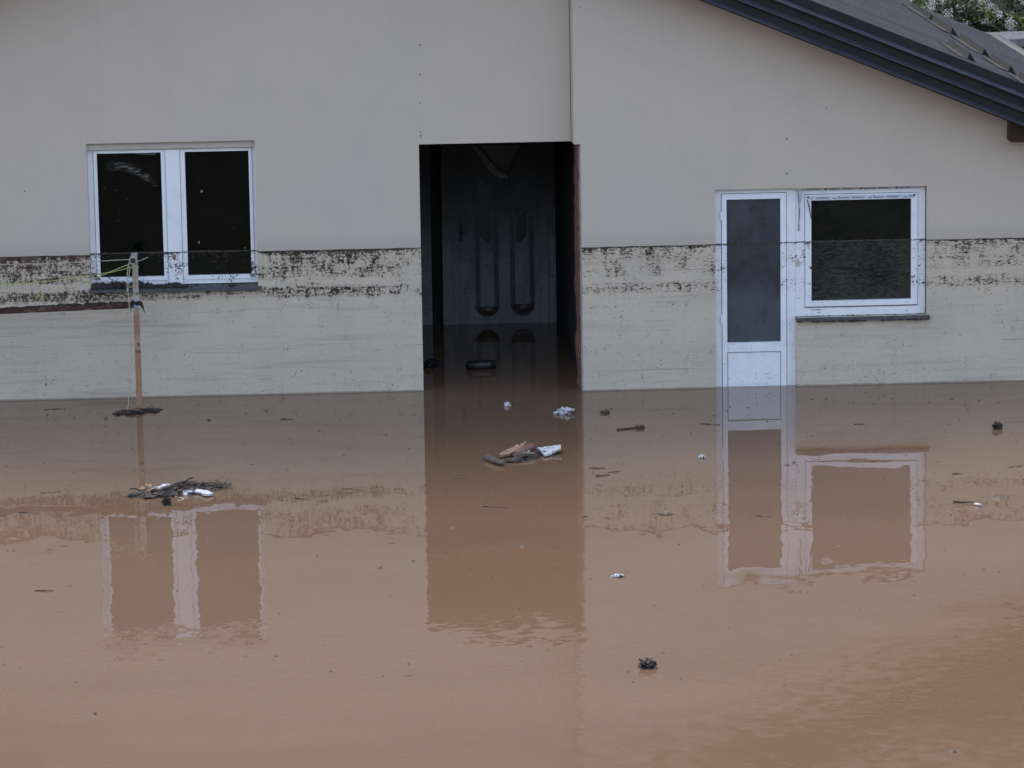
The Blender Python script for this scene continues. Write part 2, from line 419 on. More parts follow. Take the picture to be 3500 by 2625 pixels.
# ------------------------------------------------------------------ the house
RIDGE_X, SL, Z_EAVE_REF = -2.2, .411, (3.145, 4.285)
def roof_z(x): return Z_EAVE_REF[1]-SL*(abs(x-RIDGE_X)+RIDGE_X-Z_EAVE_REF[0])
EAVE_R, EAVE_L = 6.93, -9.33
Y_FRONT, Y_BACK = -.70, 10.2
YR = -.25
house = tag(empty('house', (0, 5, 0)), 'flooded beige rendered house with dark gable roof and muddy high-water line', 'house')

def wall_cols(x0, x1, holes, y0, y1, z0=-1.0, drop=.10, xl=None):
    """holes: (xa, xb, za, zb). xl: optional x of the left end at the front face (splayed end)"""
    xs = sorted({x0, x1, *[h[0] for h in holes], *[h[1] for h in holes]} | ({RIDGE_X} if x0 < RIDGE_X < x1 else set()))
    mb = MB()
    for a, b in zip(xs, xs[1:]):
        hs = sorted([h for h in holes if h[0] < b-1e-6 and h[1] > a+1e-6], key=lambda h: h[2])
        z = z0; segs = []
        for h in hs: segs.append((z, h[2])); z = h[3]
        segs.append((z, None))
        for zb, zt in segs:
            ta = zt if zt is not None else roof_z(a)-drop; tb = zt if zt is not None else roof_z(b)-drop
            if zt is not None and zt-zb < 1e-6: continue
            af = xl if (xl is not None and a == x0) else a
            mb.poly([(af,y0,zb),(b,y0,zb),(b,y1,zb),(a,y1,zb),(af,y0,ta),(b,y0,tb),(b,y1,tb),(a,y1,ta)],
                    [(0,3,2,1),(4,5,6,7),(0,1,5,4),(1,2,6,5),(2,3,7,6),(3,0,4,7)])
    return mb
LW = (-4.583, -2.762, 1.20, 2.813)            # left window hole
OP = (-.975, .684, -1.0, 2.731)               # entrance opening
RD = (2.235, 3.122, -1.0, 2.195)              # white balcony door
RWN = (3.122, 4.556, .765, 2.189)             # right window
wl = wall_cols(-8.8, .684, [LW, OP], 0, .30).build('wall', 'plaster', house); wl['label'] = 'recessed left front wall with double window and entrance'
NOTCH = (.684, .773, -1.0, 2.727)
wr = wall_cols(.684, 6.45, [NOTCH, RD, RWN], YR, .15, xl=.701).build('wall', 'plaster', house); wr['label'] = 'projecting right front wall with white balcony door and window'
side = MB(); side.box(-8.8, -8.5, .301, 9.6, -1, roof_z(-8.8)-.1); side.build('wall', 'plaster', house)
side = MB(); side.box(6.15, 6.45, .151, 9.6, -1, roof_z(6.45)-.1); side.build('wall', 'plaster', house)
wall_cols(-8.8, 6.45, [], 9.601, 9.85).build('wall', 'plaster', house)
# rough edge of the reveal on the right of the entrance: grey insulation, then raw red brick
ins = MB(); rnd = random.Random(3)
zs = [-.6+i*.11 for i in range(31)]
def ragged(mb, xa, ya, xb, yb, amp, z_top=2.726):
    pv = []
    for z in zs:
        z = min(z, z_top)
        pv.append(((xa-rnd.random()*amp, ya, z), (xb-rnd.random()*amp, yb, z)))
    vs_ = []; fs = []
    for a, b in pv: vs_ += [a, b, (xb+.06, yb, a[2]), (xa+.06, ya, a[2])]
    for i in range(len(pv)-1):
        for k in range(4):
            fs.append((i*4+k, i*4+(k+1) % 4, i*4+4+(k+1) % 4, i*4+4+k))
    fs += [(3,2,1,0), tuple(len(pv)*4-4+k for k in range(4))]
    mb.poly(vs_, fs); return mb
ragged(MB(), .7725, YR+.004, .763, -.10, .004).build('reveal_edge', 'insul', house)
ragged(MB(), .757, -.099, .742, .30, .022).build('brick_reveal', 'brickred', house)
# hall behind the entrance
YD = 4.347
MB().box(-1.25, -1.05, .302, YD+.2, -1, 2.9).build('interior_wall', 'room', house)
MB().prism([(.775,.302,-1), (.90,.302,-1), (.90,YD+.2,-1), (.742,YD+.2,-1)], (0,0,-1), (0,0,2.9)).build('interior_wall', 'charcoal_wall', house)
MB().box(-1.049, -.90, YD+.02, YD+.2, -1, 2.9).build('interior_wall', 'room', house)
MB().box(-.899, .741, YD+.06, YD+.2, -1, 2.9).build('interior_wall', 'charcoal_wall', house)
# rooms behind the windows
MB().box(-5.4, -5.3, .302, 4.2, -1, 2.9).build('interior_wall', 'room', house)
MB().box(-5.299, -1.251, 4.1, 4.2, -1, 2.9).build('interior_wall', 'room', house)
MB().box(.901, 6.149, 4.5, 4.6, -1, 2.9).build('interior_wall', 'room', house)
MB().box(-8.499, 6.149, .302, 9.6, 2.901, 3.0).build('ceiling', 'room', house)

# ---- entrance door deep in the hall, laid out from the survey on its own plane
def g4(x, y, Y): return P(1380+x/1.6597, 440+y/1.6597, Y)
dr = empty('entrance_door', (.07, YD, 0), house)
def dpoly(name, pts, y0, y1, mat):
    q = [g4(x, y, YD) for x, y in pts]
    return MB().prism_y([(a.x, a.z) for a in q][::-1], YD+y0, YD+y1).build(name, mat, dr)
zt = 2.72
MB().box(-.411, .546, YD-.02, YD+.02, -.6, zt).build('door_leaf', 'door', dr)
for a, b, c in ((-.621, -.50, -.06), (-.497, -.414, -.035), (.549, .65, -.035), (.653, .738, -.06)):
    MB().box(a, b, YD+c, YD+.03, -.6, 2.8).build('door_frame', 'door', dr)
MB().box(-.895, -.753, YD-.03, YD+.03, -.6, 2.8).build('side_panel', 'door', dr)
def upanel(x0, x1, zb, zt_, y0, y1):
    mb = MB(); w = (x1-x0)/2; cx = (x0+x1)/2; pts = [(x1, zt_), (x0, zt_)]
    for k in range(9):
        a = math.pi+math.pi*k/8; pts.append((cx+w*math.cos(a), zb+w*.55+w*.55*math.sin(a)))
    return mb.prism_y(pts[::-1], y0, y1)
for (x0, x1) in ((-.226, .052), (.190, .478)):
    # raised moulding ring around a long round-bottomed field
    w = .055
    cx = (x0+x1)/2
    for sx in (-1, 1):
        xa = x0 if sx < 0 else x1-w
        MB().box(xa, xa+w, YD-.045, YD-.0202, .24, 1.30).build('moulding', 'mould', dr)
    mb = MB(); n = 10; o1 = []; o2 = []
    for k in range(n+1):
        a = math.pi+math.pi*k/n
        o1.append((cx+(x1-x0)/2*math.cos(a), .239+.15*math.sin(a))); o2.append((cx+((x1-x0)/2-w)*math.cos(a), .239+.05*math.sin(a)))
    for k in range(n):
        mb.prism_y([o1[k], o1[k+1], o2[k+1], o2[k]], YD-.06, YD-.0202)
    mb.build('moulding', 'mould', dr)
    bw = MB(); zc = .215 if x0 < 0 else .235
    prof_ = [(cx+(x1-x0)*.50*math.cos(math.pi+math.pi*k/12), zc+.115*math.sin(math.pi+math.pi*k/12)) for k in range(13)]
    inner = [(cx+(a-cx)*.55, zc-.012+(b-zc)*.45) for a, b in prof_]
    n_ = len(prof_)
    bw.poly([(a, YD-.0605, b) for a, b in prof_]+[(a, YD-.105, b) for a, b in inner], [(k, k+1, n_+k+1, n_+k) for k in range(n_-1)]+[tuple(range(n_, 2*n_)), (0, n_, 2*n_-1, n_-1)])
    bw.build('panel_bowl', 'bowl', dr, True)
    MB().box(x0+w+.004, x1-w-.004, YD-.033, YD-.0202, .27, .98).build('panel_field', 'door', dr)
dpoly('small_pane', [(430,455),(494,503),(494,665),(430,606)], -.026, -.0205, 'black')
dpoly('small_pane', [(694,452),(694,606),(637,668),(637,512)], -.026, -.0205, 'black')
dpoly('small_pane', [(425,270),(490,345),(490,482),(425,432)], -.026, -.0205, 'black')
dpoly('small_pane', [(694,260),(694,430),(632,486),(632,345)], -.026, -.0205, 'black')
dpoly('fan_pane', [(425,90),(655,90),(592,210),(545,212)], -.028, -.0205, 'black')
dpoly('chevron_moulding', [(385,92),(412,92),(538,240),(592,268),(592,284),(540,276),(488,238)], -.06, -.0205, 'insul')  # left arm takes a paler material for the light falling on it
dpoly('chevron_moulding', [(660,92),(700,92),(700,150),(600,284),(594,284),(594,268)], -.06, -.0205, 'door')
kb = g4(325, 590, YD-.07)
MB().box(kb.x-.02, kb.x+.02, YD-.03, YD-.0205, kb.z-.11, kb.z+.11).build('lock_plate', 'metal', dr)
MB().tube([(kb.x, YD-.0295, kb.z), (kb.x, YD-.08, kb.z), (kb.x+.05, YD-.085, kb.z)], .010).build('handle', 'metal', dr)

# ---- left double window
win = empty('double_window', ((LW[0]+LW[1])/2, .1, LW[2]), house)
YW = .10
def frame(parent, name, x0, x1, z0, z1, l, r_, b, tp, y0, y1, mat='pvc'):
    mb = MB()
    mb.box(x0, x0+l, y0, y1, z0, z1); mb.box(x1-r_, x1, y0, y1, z0, z1)
    if b: mb.box(x0+l, x1-r_, y0, y1, z0, z0+b)
    if tp: mb.box(x0+l, x1-r_, y0, y1, z1-tp, z1)
    return mb.build(name, mat, parent)
MB().box(LW[0]+.001, LW[1]-.001, .052, .17, 2.737, 2.812).build('lining_board', 'beige', win)
frame(win, 'frame', LW[0]+.001, LW[1]-.001, 1.238, 2.735, .060, .030, .045, .012, YW, YW+.06)
frame(win, 'sash', -4.517, -3.740, 1.2835, 2.722, .038, .044, .045, .030, YW-.012, YW+.045)
frame(win, 'sash', -3.576, -2.797, 1.2835, 2.722, .052, .034, .047, .030, YW-.012, YW+.045)
MB().box(-3.7355, -3.5805, YW-.028, YW+.0, 1.236, 2.7225).build('mullion_board', 'pvc', win)
MB().box(-4.484, -3.780, YW+.012, YW+.020, 1.328, 2.692).build('pane', 'glass_l', win)
MB().box(-3.528, -2.827, YW+.012, YW+.020, 1.330, 2.692).build('pane', 'glass_l', win)
# strip of pale backing hanging behind the top of the left pane
MB().prism_y([(-4.12,2.690),(-4.02,2.668),(-3.85,2.66),(-3.83,2.690)], YW+.03, YW+.034).build('backing_strip', 'film', win)
kn = P(250+955/2.766, 450+1178/2.766, YW-.05)
MB().blob((kn.x, YW-.05, kn.z), (.022,.024,.026), .1, 2, 2).build('knob', 'palewood', win, True)
for cx, cz, w, h in ((1190,1045,.016,.055), (1215,565,.035,.04), (410,553,.012,.01), (515,640,.010,.010), (441,750,.010,.010), (430,843,.010,.010), (1176,432,.009,.010), (1524,905,.010,.012), (1624,1098,.008,.045), (297,535,.012,.008)):
    q = P(250+cx/2.766, 450+cz/2.766, YW+.011)
    w *= .6; h *= .6
    MB().prism_y([(q.x-w/2,q.z-h/2),(q.x+w/2,q.z-h*.4),(q.x+w*.4,q.z+h/2),(q.x-w*.5,q.z+h*.4)], YW+.0095, YW+.0118).build('glass_sticker', 'straw', win)
sl = MB(); sl.poly([(-4.606,-.055,1.180),(-2.722,-.055,1.172),(-2.722,.16,1.172),(-4.606,.16,1.180),(-4.606,-.055,1.212),(-2.722,-.055,1.204),(-2.722,.16,1.232),(-4.606,.16,1.234)],
   [(0,3,2,1),(4,5,6,7),(0,1,5,4),(1,2,6,5),(2,3,7,6),(3,0,4,7)])
sl.build('sill', 'stone', win)
mh = MB()
for i in range(26):
    x = -4.54+i*.038+random.uniform(-.01,.01)
    hh = .030+.035*abs(mnoise.noise(Vector((x*6, 2.3, 0))))+ (.02 if i < 17 else -.006)
    mh.blob((x, .02+random.uniform(-.02,.02), 1.222), (.045, .05, max(hh,.014)), .35, 3.2, 2, i)
for i in range(30):
    x = random.uniform(-4.5, -2.85)
    mh.blob((x, random.uniform(-.03,.06), 1.222), (random.uniform(.008,.03), .02, random.uniform(.006,.018)), .4, 3, 1, i)
mh.build('mud_heap', 'mud', win, True)['kind'] = 'stuff'

# ---- right balcony door
YF = YR+.075
bd = empty('balcony_door', (2.68, YF, 0), house)
frame(bd, 'frame', 2.236, 3.1215, -.8, 2.194, .070, .098, 0, .050, YF, YF+.07)
frame(bd, 'sash', 2.312, 3.0175, -.7, 2.138, .053, .062, .05, .062, YF-.012, YF+.05)
MB().box(2.3655, 2.958, YF-.011, YF+.04, .386, .490).build('middle_rail', 'pvc', bd)
MB().box(2.3655, 2.958, YF+.016, YF+.024, .4905, 2.0785).build('pane', 'frost', bd)
MB().box(2.374, 2.950, YF+.002, YF+.03, -.649, .377).build('lower_panel', 'pvc', bd)
MB().box(2.3655, 2.958, YF+.031, YF+.039, -.649, .3855).build('panel_backing', 'black', bd)
for z in (.75, 1.9):
    MB().box(2.296, 2.316, YF-.02, YF-.0125, z-.05, z+.05).build('hinge_cover', 'pvc', bd)

# ---- right window with printed protective film
rw = empty('single_window', (3.84, YF, .765), house)
frame(rw, 'frame', 3.1235, 4.547, .767, 2.188, .098, .079, .090, .072, YF, YF+.07)
frame(rw, 'sash', 3.2265, 4.462, .872, 2.110, .067, .070, .062, .063, YF-.014, YF+.05)
MB().box(3.294, 4.3955, YF+.016, YF+.024, .9345, 2.0495).build('pane', 'glass_r', rw)
MB().box(3.224, 4.466, YF+.02, YF+.04, .8575, .8715).build('gasket_gap', 'black', rw)
MB().box(4.5475, 4.5555, YF+.03, YF+.07, .766, 2.188).build('joint_gap', 'black', rw)
MB().box(3.29, 3.40, YF-.003, YF-.0005, .832, .838).build('drain_slot', 'black', rw)
for x in (3.36, 4.33): MB().box(x, x+.028, YF-.003, YF-.0003, .803, .809).build('drain_slot', 'black', rw)
MB().poly([(3.116,YR-.05,.730),(4.583,YR-.05,.730),(4.583,YF+.05,.73),(3.116,YF+.05,.73),(3.116,YR-.05,.762),(4.583,YR-.05,.762),(4.583,YF-.001,.766),(3.116,YF-.001,.766)],
   [(0,3,2,1),(4,5,6,7),(0,1,5,4),(1,2,6,5),(2,3,7,6),(3,0,4,7)]).build('sill', 'stone', rw)
sc_ = MB()
for i in range(60):
    x = random.uniform(3.13, 4.57); sc_.blob((x, YR-.046, .724), (random.uniform(.008,.035), .012, random.uniform(.004,.012)), .4, 3, 1, i)
for i in range(26):
    x = random.uniform(3.14, 4.55); sc_.blob((x, YF-.02, .768), (random.uniform(.01,.03), .015, random.uniform(.003,.008)), .4, 3, 1, i)
sc_.build('mud_crust', 'mud', rw)['kind'] = 'stuff'
# film strip on the sash head
YS = YF-.0175
MB().box(3.255, 4.440, YS, YS+.003, 2.054, 2.097).build('protective_film', 'film', rw)
def print_text(s, x, z, size, y, rot=0.0, name='lettering', mat='ink', clip=None):
    v, f = text_mesh(s, size); mb = MB(); c, sn = math.cos(rot), math.sin(rot)
    mb.poly([(x+a*c-b*sn, y, z+a*sn+b*c) for a, b, _ in v], f); return mb.build(name, mat, rw)
YT = YS-.0012
def small_lines(x, z, y, w=.15):
    mb = MB()
    for k, (a, b) in enumerate(((0,1), (0,.8), (0,.95))):
        mb.poly([(x+a*w,y,z+.017-k*.008),(x+b*w,y,z+.017-k*.008),(x+b*w,y,z+.0205-k*.008),(x+a*w,y,z+.0205-k*.008)], [(0,1,2,3)])
    mb.poly([(x+w+.035,y,z),(x+w+.055,y,z),(x+w+.045,y,z+.018)], [(0,1,2)])
    return mb.build('small_print', 'ink', rw)
def logo_tick(x, z, y):
    return MB().poly([(x,y,z-.004),(x+.008,y,z-.006),(x+.026,y,z+.016),(x+.020,y,z+.018)], [(0,1,2,3)]).build('logo_mark', 'ink', rw)
for x in (3.587, 3.973):
    print_text('Bauwin', x, 2.062, .042, YT); logo_tick(x-.036, 2.062, YT)
print_text('Bau', 4.361, 2.062, .042, YT); logo_tick(4.325, 2.062, YT)
print_text('in', 3.283, 2.062, .042, YT)
for x in (3.345, 3.733, 4.119): small_lines(x, 2.062, YT)
for x in (3.262, 4.428): MB().blob((x, YS-.002, 2.085), (.014,.003,.012), .4, 3, 1).build('dirt_blot', 'mud', rw)
# film on the frame head, its upper half hidden under the lintel
YH = YF-.0035
MB().box(3.19, 4.50, YH, YH+.003, 2.150, 2.187).build('protective_film', 'film', rw)
for x in (3.49, 3.878, 4.264):
    print_text('Bauwin', x, 2.158, .042, YH-.0012)
    MB().poly([(x-.055,YH-.0012,2.186),(x-.030,YH-.0012,2.152),(x-.005,YH-.0012,2.186)], [(0,1,2)]).build('logo_mark', 'orange', rw)
for x in (3.25, 3.64, 4.028): small_lines(x, 2.160, YH-.0012)
# two peeled, hanging ends of the film
MB().poly([(3.146,YF-.012,2.165),(3.188,YF-.02,2.168),(3.176,YF-.022,2.03),(3.163,YF-.03,1.955),(3.158,YF-.022,2.03)], [(0,4,3,2,1)]).build('peeling_film', 'film', rw)
print_text('Bauwin', 3.176, 2.035, .030, YF-.0255, math.pi/2)
MB().tube([(3.164,YF-.022,1.97),(3.163,YF-.02,1.90),(3.157,YF-.016,1.80),(3.155,YF-.012,1.715)], [.006,.005,.004,.006], 5).build('peeling_film', 'ink', rw)
MB().tube([(3.146,YF-.014,2.163),(3.155,YF-.024,2.04),(3.163,YF-.024,1.96)], .0035, 5).build('peeling_film', 'ink', rw)
MB().poly([(3.246,YF-.018,2.068),(3.292,YF-.018,2.064),(3.2935,YF-.02,1.86)], [(0,2,1)]).build('peeling_film', 'film', rw)
MB().tube([(3.248,YF-.021,2.06),(3.272,YF-.022,1.97),(3.293,YF-.02,1.85)], .005, 5).build('peeling_film', 'ink', rw)
# torn plaster scar between door and window
q = P(2350+780/2.0733, 600+620/2.0733, YF-.004)
MB().blob((q.x, YF-.001, q.z), (.034,.006,.04), .5, 2.5, 2, 4).build('torn_patch', 'beige', rw)

# ---- fixings, roof, fascia
for (px, py, r_, m_) in ((1436,153,.010,'metal'), (1436,254,.008,'hole'), (1436,352,.007,'hole'), (1437,451,.006,'hole'), (1438,464,.008,'metal')):
    q = P(px, py, 0); mb = MB()
    n = 10; mb.poly([(q.x+r_*math.cos(2*math.pi*k/n), -.003, q.z+r_*math.sin(2*math.pi*k/n)) for k in range(n)]+[(q.x+r_*math.cos(2*math.pi*k/n), .001, q.z+r_*math.sin(2*math.pi*k/n)) for k in range(n)],
        [tuple(range(n))]+[(k, (k+1) % n, (k+1) % n+n, k+n) for k in range(n)])
    mb.build('wall_plug', m_, house)
roof = empty('roof', (RIDGE_X, 5, roof_z(RIDGE_X)), house)
NP = 11; pw = (Y_BACK-Y_FRONT)/NP
def roof_panel(sgn, y0):
    prof = []; u = pw/4
    for k in range(4):
        a = y0+k*u
        prof += [(a+.002, 0), (a+u*.60, 0), (a+u*.68, .028), (a+u*.86, .028), (a+u*.94, 0)]
    xe = EAVE_R if sgn > 0 else EAVE_L
    top_r = [(RIDGE_X+sgn*.03, y, roof_z(RIDGE_X)+h-.012) for y, h in prof]; top_e = [(xe, y, roof_z(xe)+h) for y, h in prof]
    n = len(prof); vs_ = top_r+top_e+[(a, b, c-.012-h[1]) for (a, b, c), h in zip(top_r, prof)]+[(a, b, c-.012-h[1]) for (a, b, c), h in zip(top_e, prof)]
    fs = []
    for i in range(n-1):
        fs += [(i, i+1, n+i+1, n+i), (2*n+i, 3*n+i, 3*n+i+1, 2*n+i+1), (n+i, n+i+1, 3*n+i+1, 3*n+i), (i, 2*n+i, 2*n+i+1, i+1)]
    fs += [(0, n, 3*n, 2*n), (n-1, 3*n-1, 4*n-1, 2*n-1)]
    return MB().poly(vs_, fs).build('roof_panel', 'roof', roof)
for sgn in (1, -1):
    for k in range(NP): roof_panel(sgn, Y_FRONT+.004+k*pw)
MB().prism([(RIDGE_X-.16,Y_FRONT,roof_z(RIDGE_X-.16)+.05),(RIDGE_X,Y_FRONT,roof_z(RIDGE_X)+.06),(RIDGE_X+.16,Y_FRONT,roof_z(RIDGE_X+.16)+.05),(RIDGE_X+.16,Y_FRONT,roof_z(RIDGE_X+.16)+.035),(RIDGE_X,Y_FRONT,roof_z(RIDGE_X)+.045),(RIDGE_X-.16,Y_FRONT,roof_z(RIDGE_X-.16)+.035)], (0,Y_FRONT,0), (0,Y_BACK,0)).build('ridge_cap', 'fascia', roof)
def guard(x, ya, yb):
    z = lambda dx: roof_z(x+dx)+.006
    # bent strip: foot flat on the sheet, upright blade, stiffening return, plus open end gusset
    pts = [(x-.10, z(-.10)+.001), (x, z(0)+.001), (x+.025, z(.025)+.075), (x+.032, z(.032)+.072), (x+.012, z(.012)-.003), (x-.10, z(-.10)-.004)]
    MB().prism([(a, ya, b+.03) for a, b in pts], (0,ya,0), (0,yb,0)).build('snow_guard', 'rib', roof)
    MB().prism([(x+.012,ya,z(.012)+.028),(x+.10,ya,z(.10)+.02),(x+.032,ya,z(.032)+.10)], (0,ya,0), (0,ya+.006,0)).build('guard_gusset', 'hole', roof)
for ya, yb in ((6.93,8.66),(5.15,6.75),(2.7,4.5),(.85,2.15),(-.62,.22)): guard(5.62, ya, yb)
guard(5.03, 0.0, 1.5)
MB().prism([(EAVE_R-.02,Y_FRONT,roof_z(EAVE_R)+.03),(EAVE_R+.03,Y_FRONT,roof_z(EAVE_R)+.05),(EAVE_R+.13,Y_FRONT,roof_z(EAVE_R)+.02),(EAVE_R+.13,Y_FRONT,roof_z(EAVE_R)-.11),(EAVE_R+.02,Y_FRONT,roof_z(EAVE_R)-.11)], (0,Y_FRONT,0), (0,Y_BACK,0)).build('gutter', 'metal', roof)
for sgn in (1, -1):
    xe = EAVE_R+.05 if sgn > 0 else EAVE_L-.05
    for k, (a, b, c, e) in enumerate(((-.035, .07, .112, .144), (.144, .219, .265, .289), (.289, .372, .414, .437))):
        yb = Y_FRONT+.010*0
        xr = RIDGE_X
        def sweep(prof, name, mat):
            s0 = [(xr, y, roof_z(xr)-d_) for y, d_ in prof]; s1 = [(xe, y, roof_z(xe)-d_) for y, d_ in prof]; n = len(prof)
            MB().poly(s0+s1, [tuple(range(n)), tuple(range(2*n-1, n-1, -1))]+[(i, (i+1) % n, (i+1) % n+n, i+n) for i in range(n)]).build(name, mat, roof)
        sweep([(yb-.002, a), (yb-.002, e-.002), (yb+.05, e-.002), (yb+.05, a)], 'fascia_board', 'fascia')
        sweep([(yb-.0025, b+.004), (yb-.060, c-.004), (yb-.060, c+.004), (yb-.0025, c+.008)], 'fascia_lip', 'lit_lip')  # projecting lip, its sky-lit look put into the colour
    # soffit boarding under the overhang
    xw = xe-sgn*.02
    MB().poly([(xr, Y_FRONT+.051, roof_z(xr)-.10), (xw, Y_FRONT+.051, roof_z(xw)-.10), (xw, Y_BACK, roof_z(xw)-.10), (xr, Y_BACK, roof_z(xr)-.10),
               (xr, Y_FRONT+.051, roof_z(xr)-.06), (xw, Y_FRONT+.051, roof_z(xw)-.06), (xw, Y_BACK, roof_z(xw)-.06), (xr, Y_BACK, roof_z(xr)-.06)],
              [(0,3,2,1),(4,5,6,7),(0,1,5,4),(1,2,6,5),(2,3,7,6),(3,0,4,7)]).build('roof_boarding', 'wood', roof)
MB().box(5.43, 5.60, -.55, YR-.001, 2.685, 3.02).build('beam_end', 'wood', roof)

# ------------------------------------------------------------------ frame of tubes with twine in front of the left window
pb = W(477, 1392); YP = pb.y
pt = P(460, 905, YP)
fr = tag(empty('washing_line_frame', (pb.x, pb.y, 0)), 'rusty square-tube post with side rail standing in the water before the double window', 'post frame')
hw = .031
def sq(mb, a, b, h, axis='z'):
    a = Vector(a); b = Vector(b)
    if axis == 'z': o = [(-h,-h,0),(h,-h,0),(h,h,0),(-h,h,0)]
    elif axis == 'x': o = [(0,-h,-h),(0,h,-h),(0,h,h),(0,-h,h)]
    else: o = [(-h,0,-h),(h,0,-h),(h,0,h),(-h,0,h)]
    return mb.poly([a+Vector(v) for v in o]+[b+Vector(v) for v in o], [(0,1,2,3),(7,6,5,4)]+[(i,(i+1)%4,(i+1)%4+4,i+4) for i in range(4)])
tz = P(456, 891, YP-.03).z
sq(MB(), (pb.x, YP, -1), (pt.x+.004, YP, tz-.034), hw).build('post', 'post', fr)
# hollow cross tube seen end-on
tb = MB(); h, w = .033, .006
tx = P(455, 891, YP-.03).x
y0, y1 = YP-.045, YP+.34
for a in ((-h,h,-h,-h+w),(-h,h,h-w,h),(-h,-h+w,-h+w,h-w),(h-w,h,-h+w,h-w)):
    tb.box(tx+a[0], tx+a[1], y0, y1, tz+a[2], tz+a[3])
tb.box(tx-h+w, tx+h-w, y0+.12, y0+.125, tz-h+w, tz+h-w)
tb.build('cross_tube', 'post', fr)
ra = P(440, 1043, YP+.02); rb = P(0, 1063, YP-.05)
rdir = (rb-ra)
re = ra+rdir*1.9
sq(MB(), (pt.x-.036, YP+.01, ra.z), re, .029, 'x').build('side_rail', 'rust', fr)
sq(MB(), (re.x-.03, re.y, -1), (re.x-.03, re.y, 1.7), hw).build('post', 'post', fr)
# mud and straw caked on the rail
cm = MB()
for i in range(130):
    u = random.random()**1.2; p = ra+rdir*u*1.02
    cm.blob((p.x, p.y+random.uniform(-.02,.02), p.z+random.choice((.030,.030,.012,-.012))), (random.uniform(.012,.06), .032, random.uniform(.004,.016)*(1.5 if u < .55 else .8)), .4, 3, 1, i)
cm.build('caked_mud', 'mud', fr)['kind'] = 'stuff'
rg = P(470, 1038, YP-.04)
mb = MB()
for k, (dx, dz, L) in enumerate(((-.07,.01,.09), (-.05,.03,.05), (.03,.02,.05), (.035,.0,.10))):
    mb.tube([(rg.x-.03+dx*.3, YP-.04, rg.z+.005), (rg.x+dx, YP-.05, rg.z+dz), (rg.x+dx*1.3+.01, YP-.05, rg.z+dz-L*.5), (rg.x+dx*1.4+.03, YP-.05, rg.z-L)], [.02,.018,.008,.003], 5)
mb.blob((rg.x, YP-.01, rg.z+.005), (.05,.05,.022), .3, 2.5, 2)
tag(mb.build('rag', 'mud'), 'dark muddy rag wrapped round the rusty post below the window sill', 'rag')

def wavy(pts, amp=.006, n=10, seed=1):
    rr = random.Random(seed); out = []
    for a, b in zip(pts, pts[1:]):
        a = Vector(a); b = Vector(b)
        for k in range(n):
            u = k/n; out.append(a.lerp(b, u)+Vector((rr.uniform(-amp,amp), rr.uniform(-amp,amp), rr.uniform(-amp,amp))))
    out.append(Vector(pts[-1])); return out
def c3(x, y, Y): return P(x/2.44, 800+y/2.44, Y)
yk = YP-.06
tw = empty('twine', (tx, yk, tz)); tag(tw, 'yellow-green twine tied at the post top and trailing off to the left', 'twine')
l1 = [c3(1090,280,yk), c3(940,315,yk-.02), c3(820,335,yk-.05), c3(560,375,yk-.12), c3(300,405,yk-.2), c3(0,420,yk-.3), c3(-400,430,yk-.4)]
l2 = [c3(1075,250,yk), c3(960,300,yk-.02), c3(830,355,yk-.04), c3(660,430,yk-.08), c3(610,455,yk-.09)]
MB().tube(wavy(l1, .003, 6, 2), .0042, 5).build('strand', 'twine', tw)
MB().tube(wavy(l2, .003, 6, 3), .0042, 5).build('strand', 'twine', tw)
MB().tube(wavy([c3(595,420,yk-.08), c3(615,455,yk-.08), c3(605,470,yk-.08), c3(640,500,yk-.08)], .006, 5, 5), .006, 5).build('strand', 'twine', tw)
MB().tube(wavy([c3(335,470,yk-.16), c3(350,500,yk-.16), c3(352,530,yk-.16), c3(362,556,yk-.16)], .007, 5, 6), .008, 5).build('strand', 'twine', tw)
MB().tube(wavy([c3(1075,240,yk), c3(1060,330,yk), c3(1075,350,yk), c3(1085,275,yk), c3(1140,300,yk), c3(1155,280,yk), c3(1145,255,yk)], .003, 5, 8), .004, 5).build('strand', 'twine', tw)
MB().tube(wavy([c3(1110,437,yk), c3(1075,445,yk), c3(1050,480,yk), c3(1042,500,yk)], .003, 5, 9), .004, 5).build('strand', 'twine', tw)
tp_ = empty('twine', (tx, yk-.012, tz+.02)); tag(tp_, 'pale dirty cord knotted on the post top, hanging straight down into the water', 'twine')
yq = yk-.014
MB().tube(wavy([c3(1085,212,yq), c3(950,218,yq), c3(830,228,yq-.05), c3(600,237,yq-.1), c3(320,247,yq-.15), c3(-300,262,yq-.3)], .003, 6, 4), .0042, 5).build('strand', 'twinepale', tp_)
MB().tube(wavy([c3(1145,228,yq), c3(1190,212,yq), c3(1236,192,yq)], .003, 4, 4), .004, 5).build('strand', 'twinepale', tp_)
MB().tube(wavy([c3(1070,260,yq), c3(1060,420,yq), c3(1075,560,yq), c3(1085,700,yq), c3(1090,900,yq), c3(1098,1060,yq), c3(1085,1200,yq), c3(1075,1350,yq), W(1066/2.44, 800+1475/2.44, -.01)], .003, 6, 7), .0045, 5).build('strand', 'twinepale', tp_)
MB().tube(wavy([c3(1082,270,yq+.005), c3(1070,480,yq+.005), c3(1090,760,yq+.005), c3(1096,1000,yq+.005)], .003, 6, 17), .0035, 5).build('strand', 'twinepale', tp_)
lp = []
for k in range(13):
    a = 2*math.pi*k/12; lp.append((tx+.042*math.cos(a), YP-.03+.01*math.sin(3*a), tz+.045*math.sin(a)))
MB().tube(lp, .006, 5).build('knot', 'twinepale', tp_)

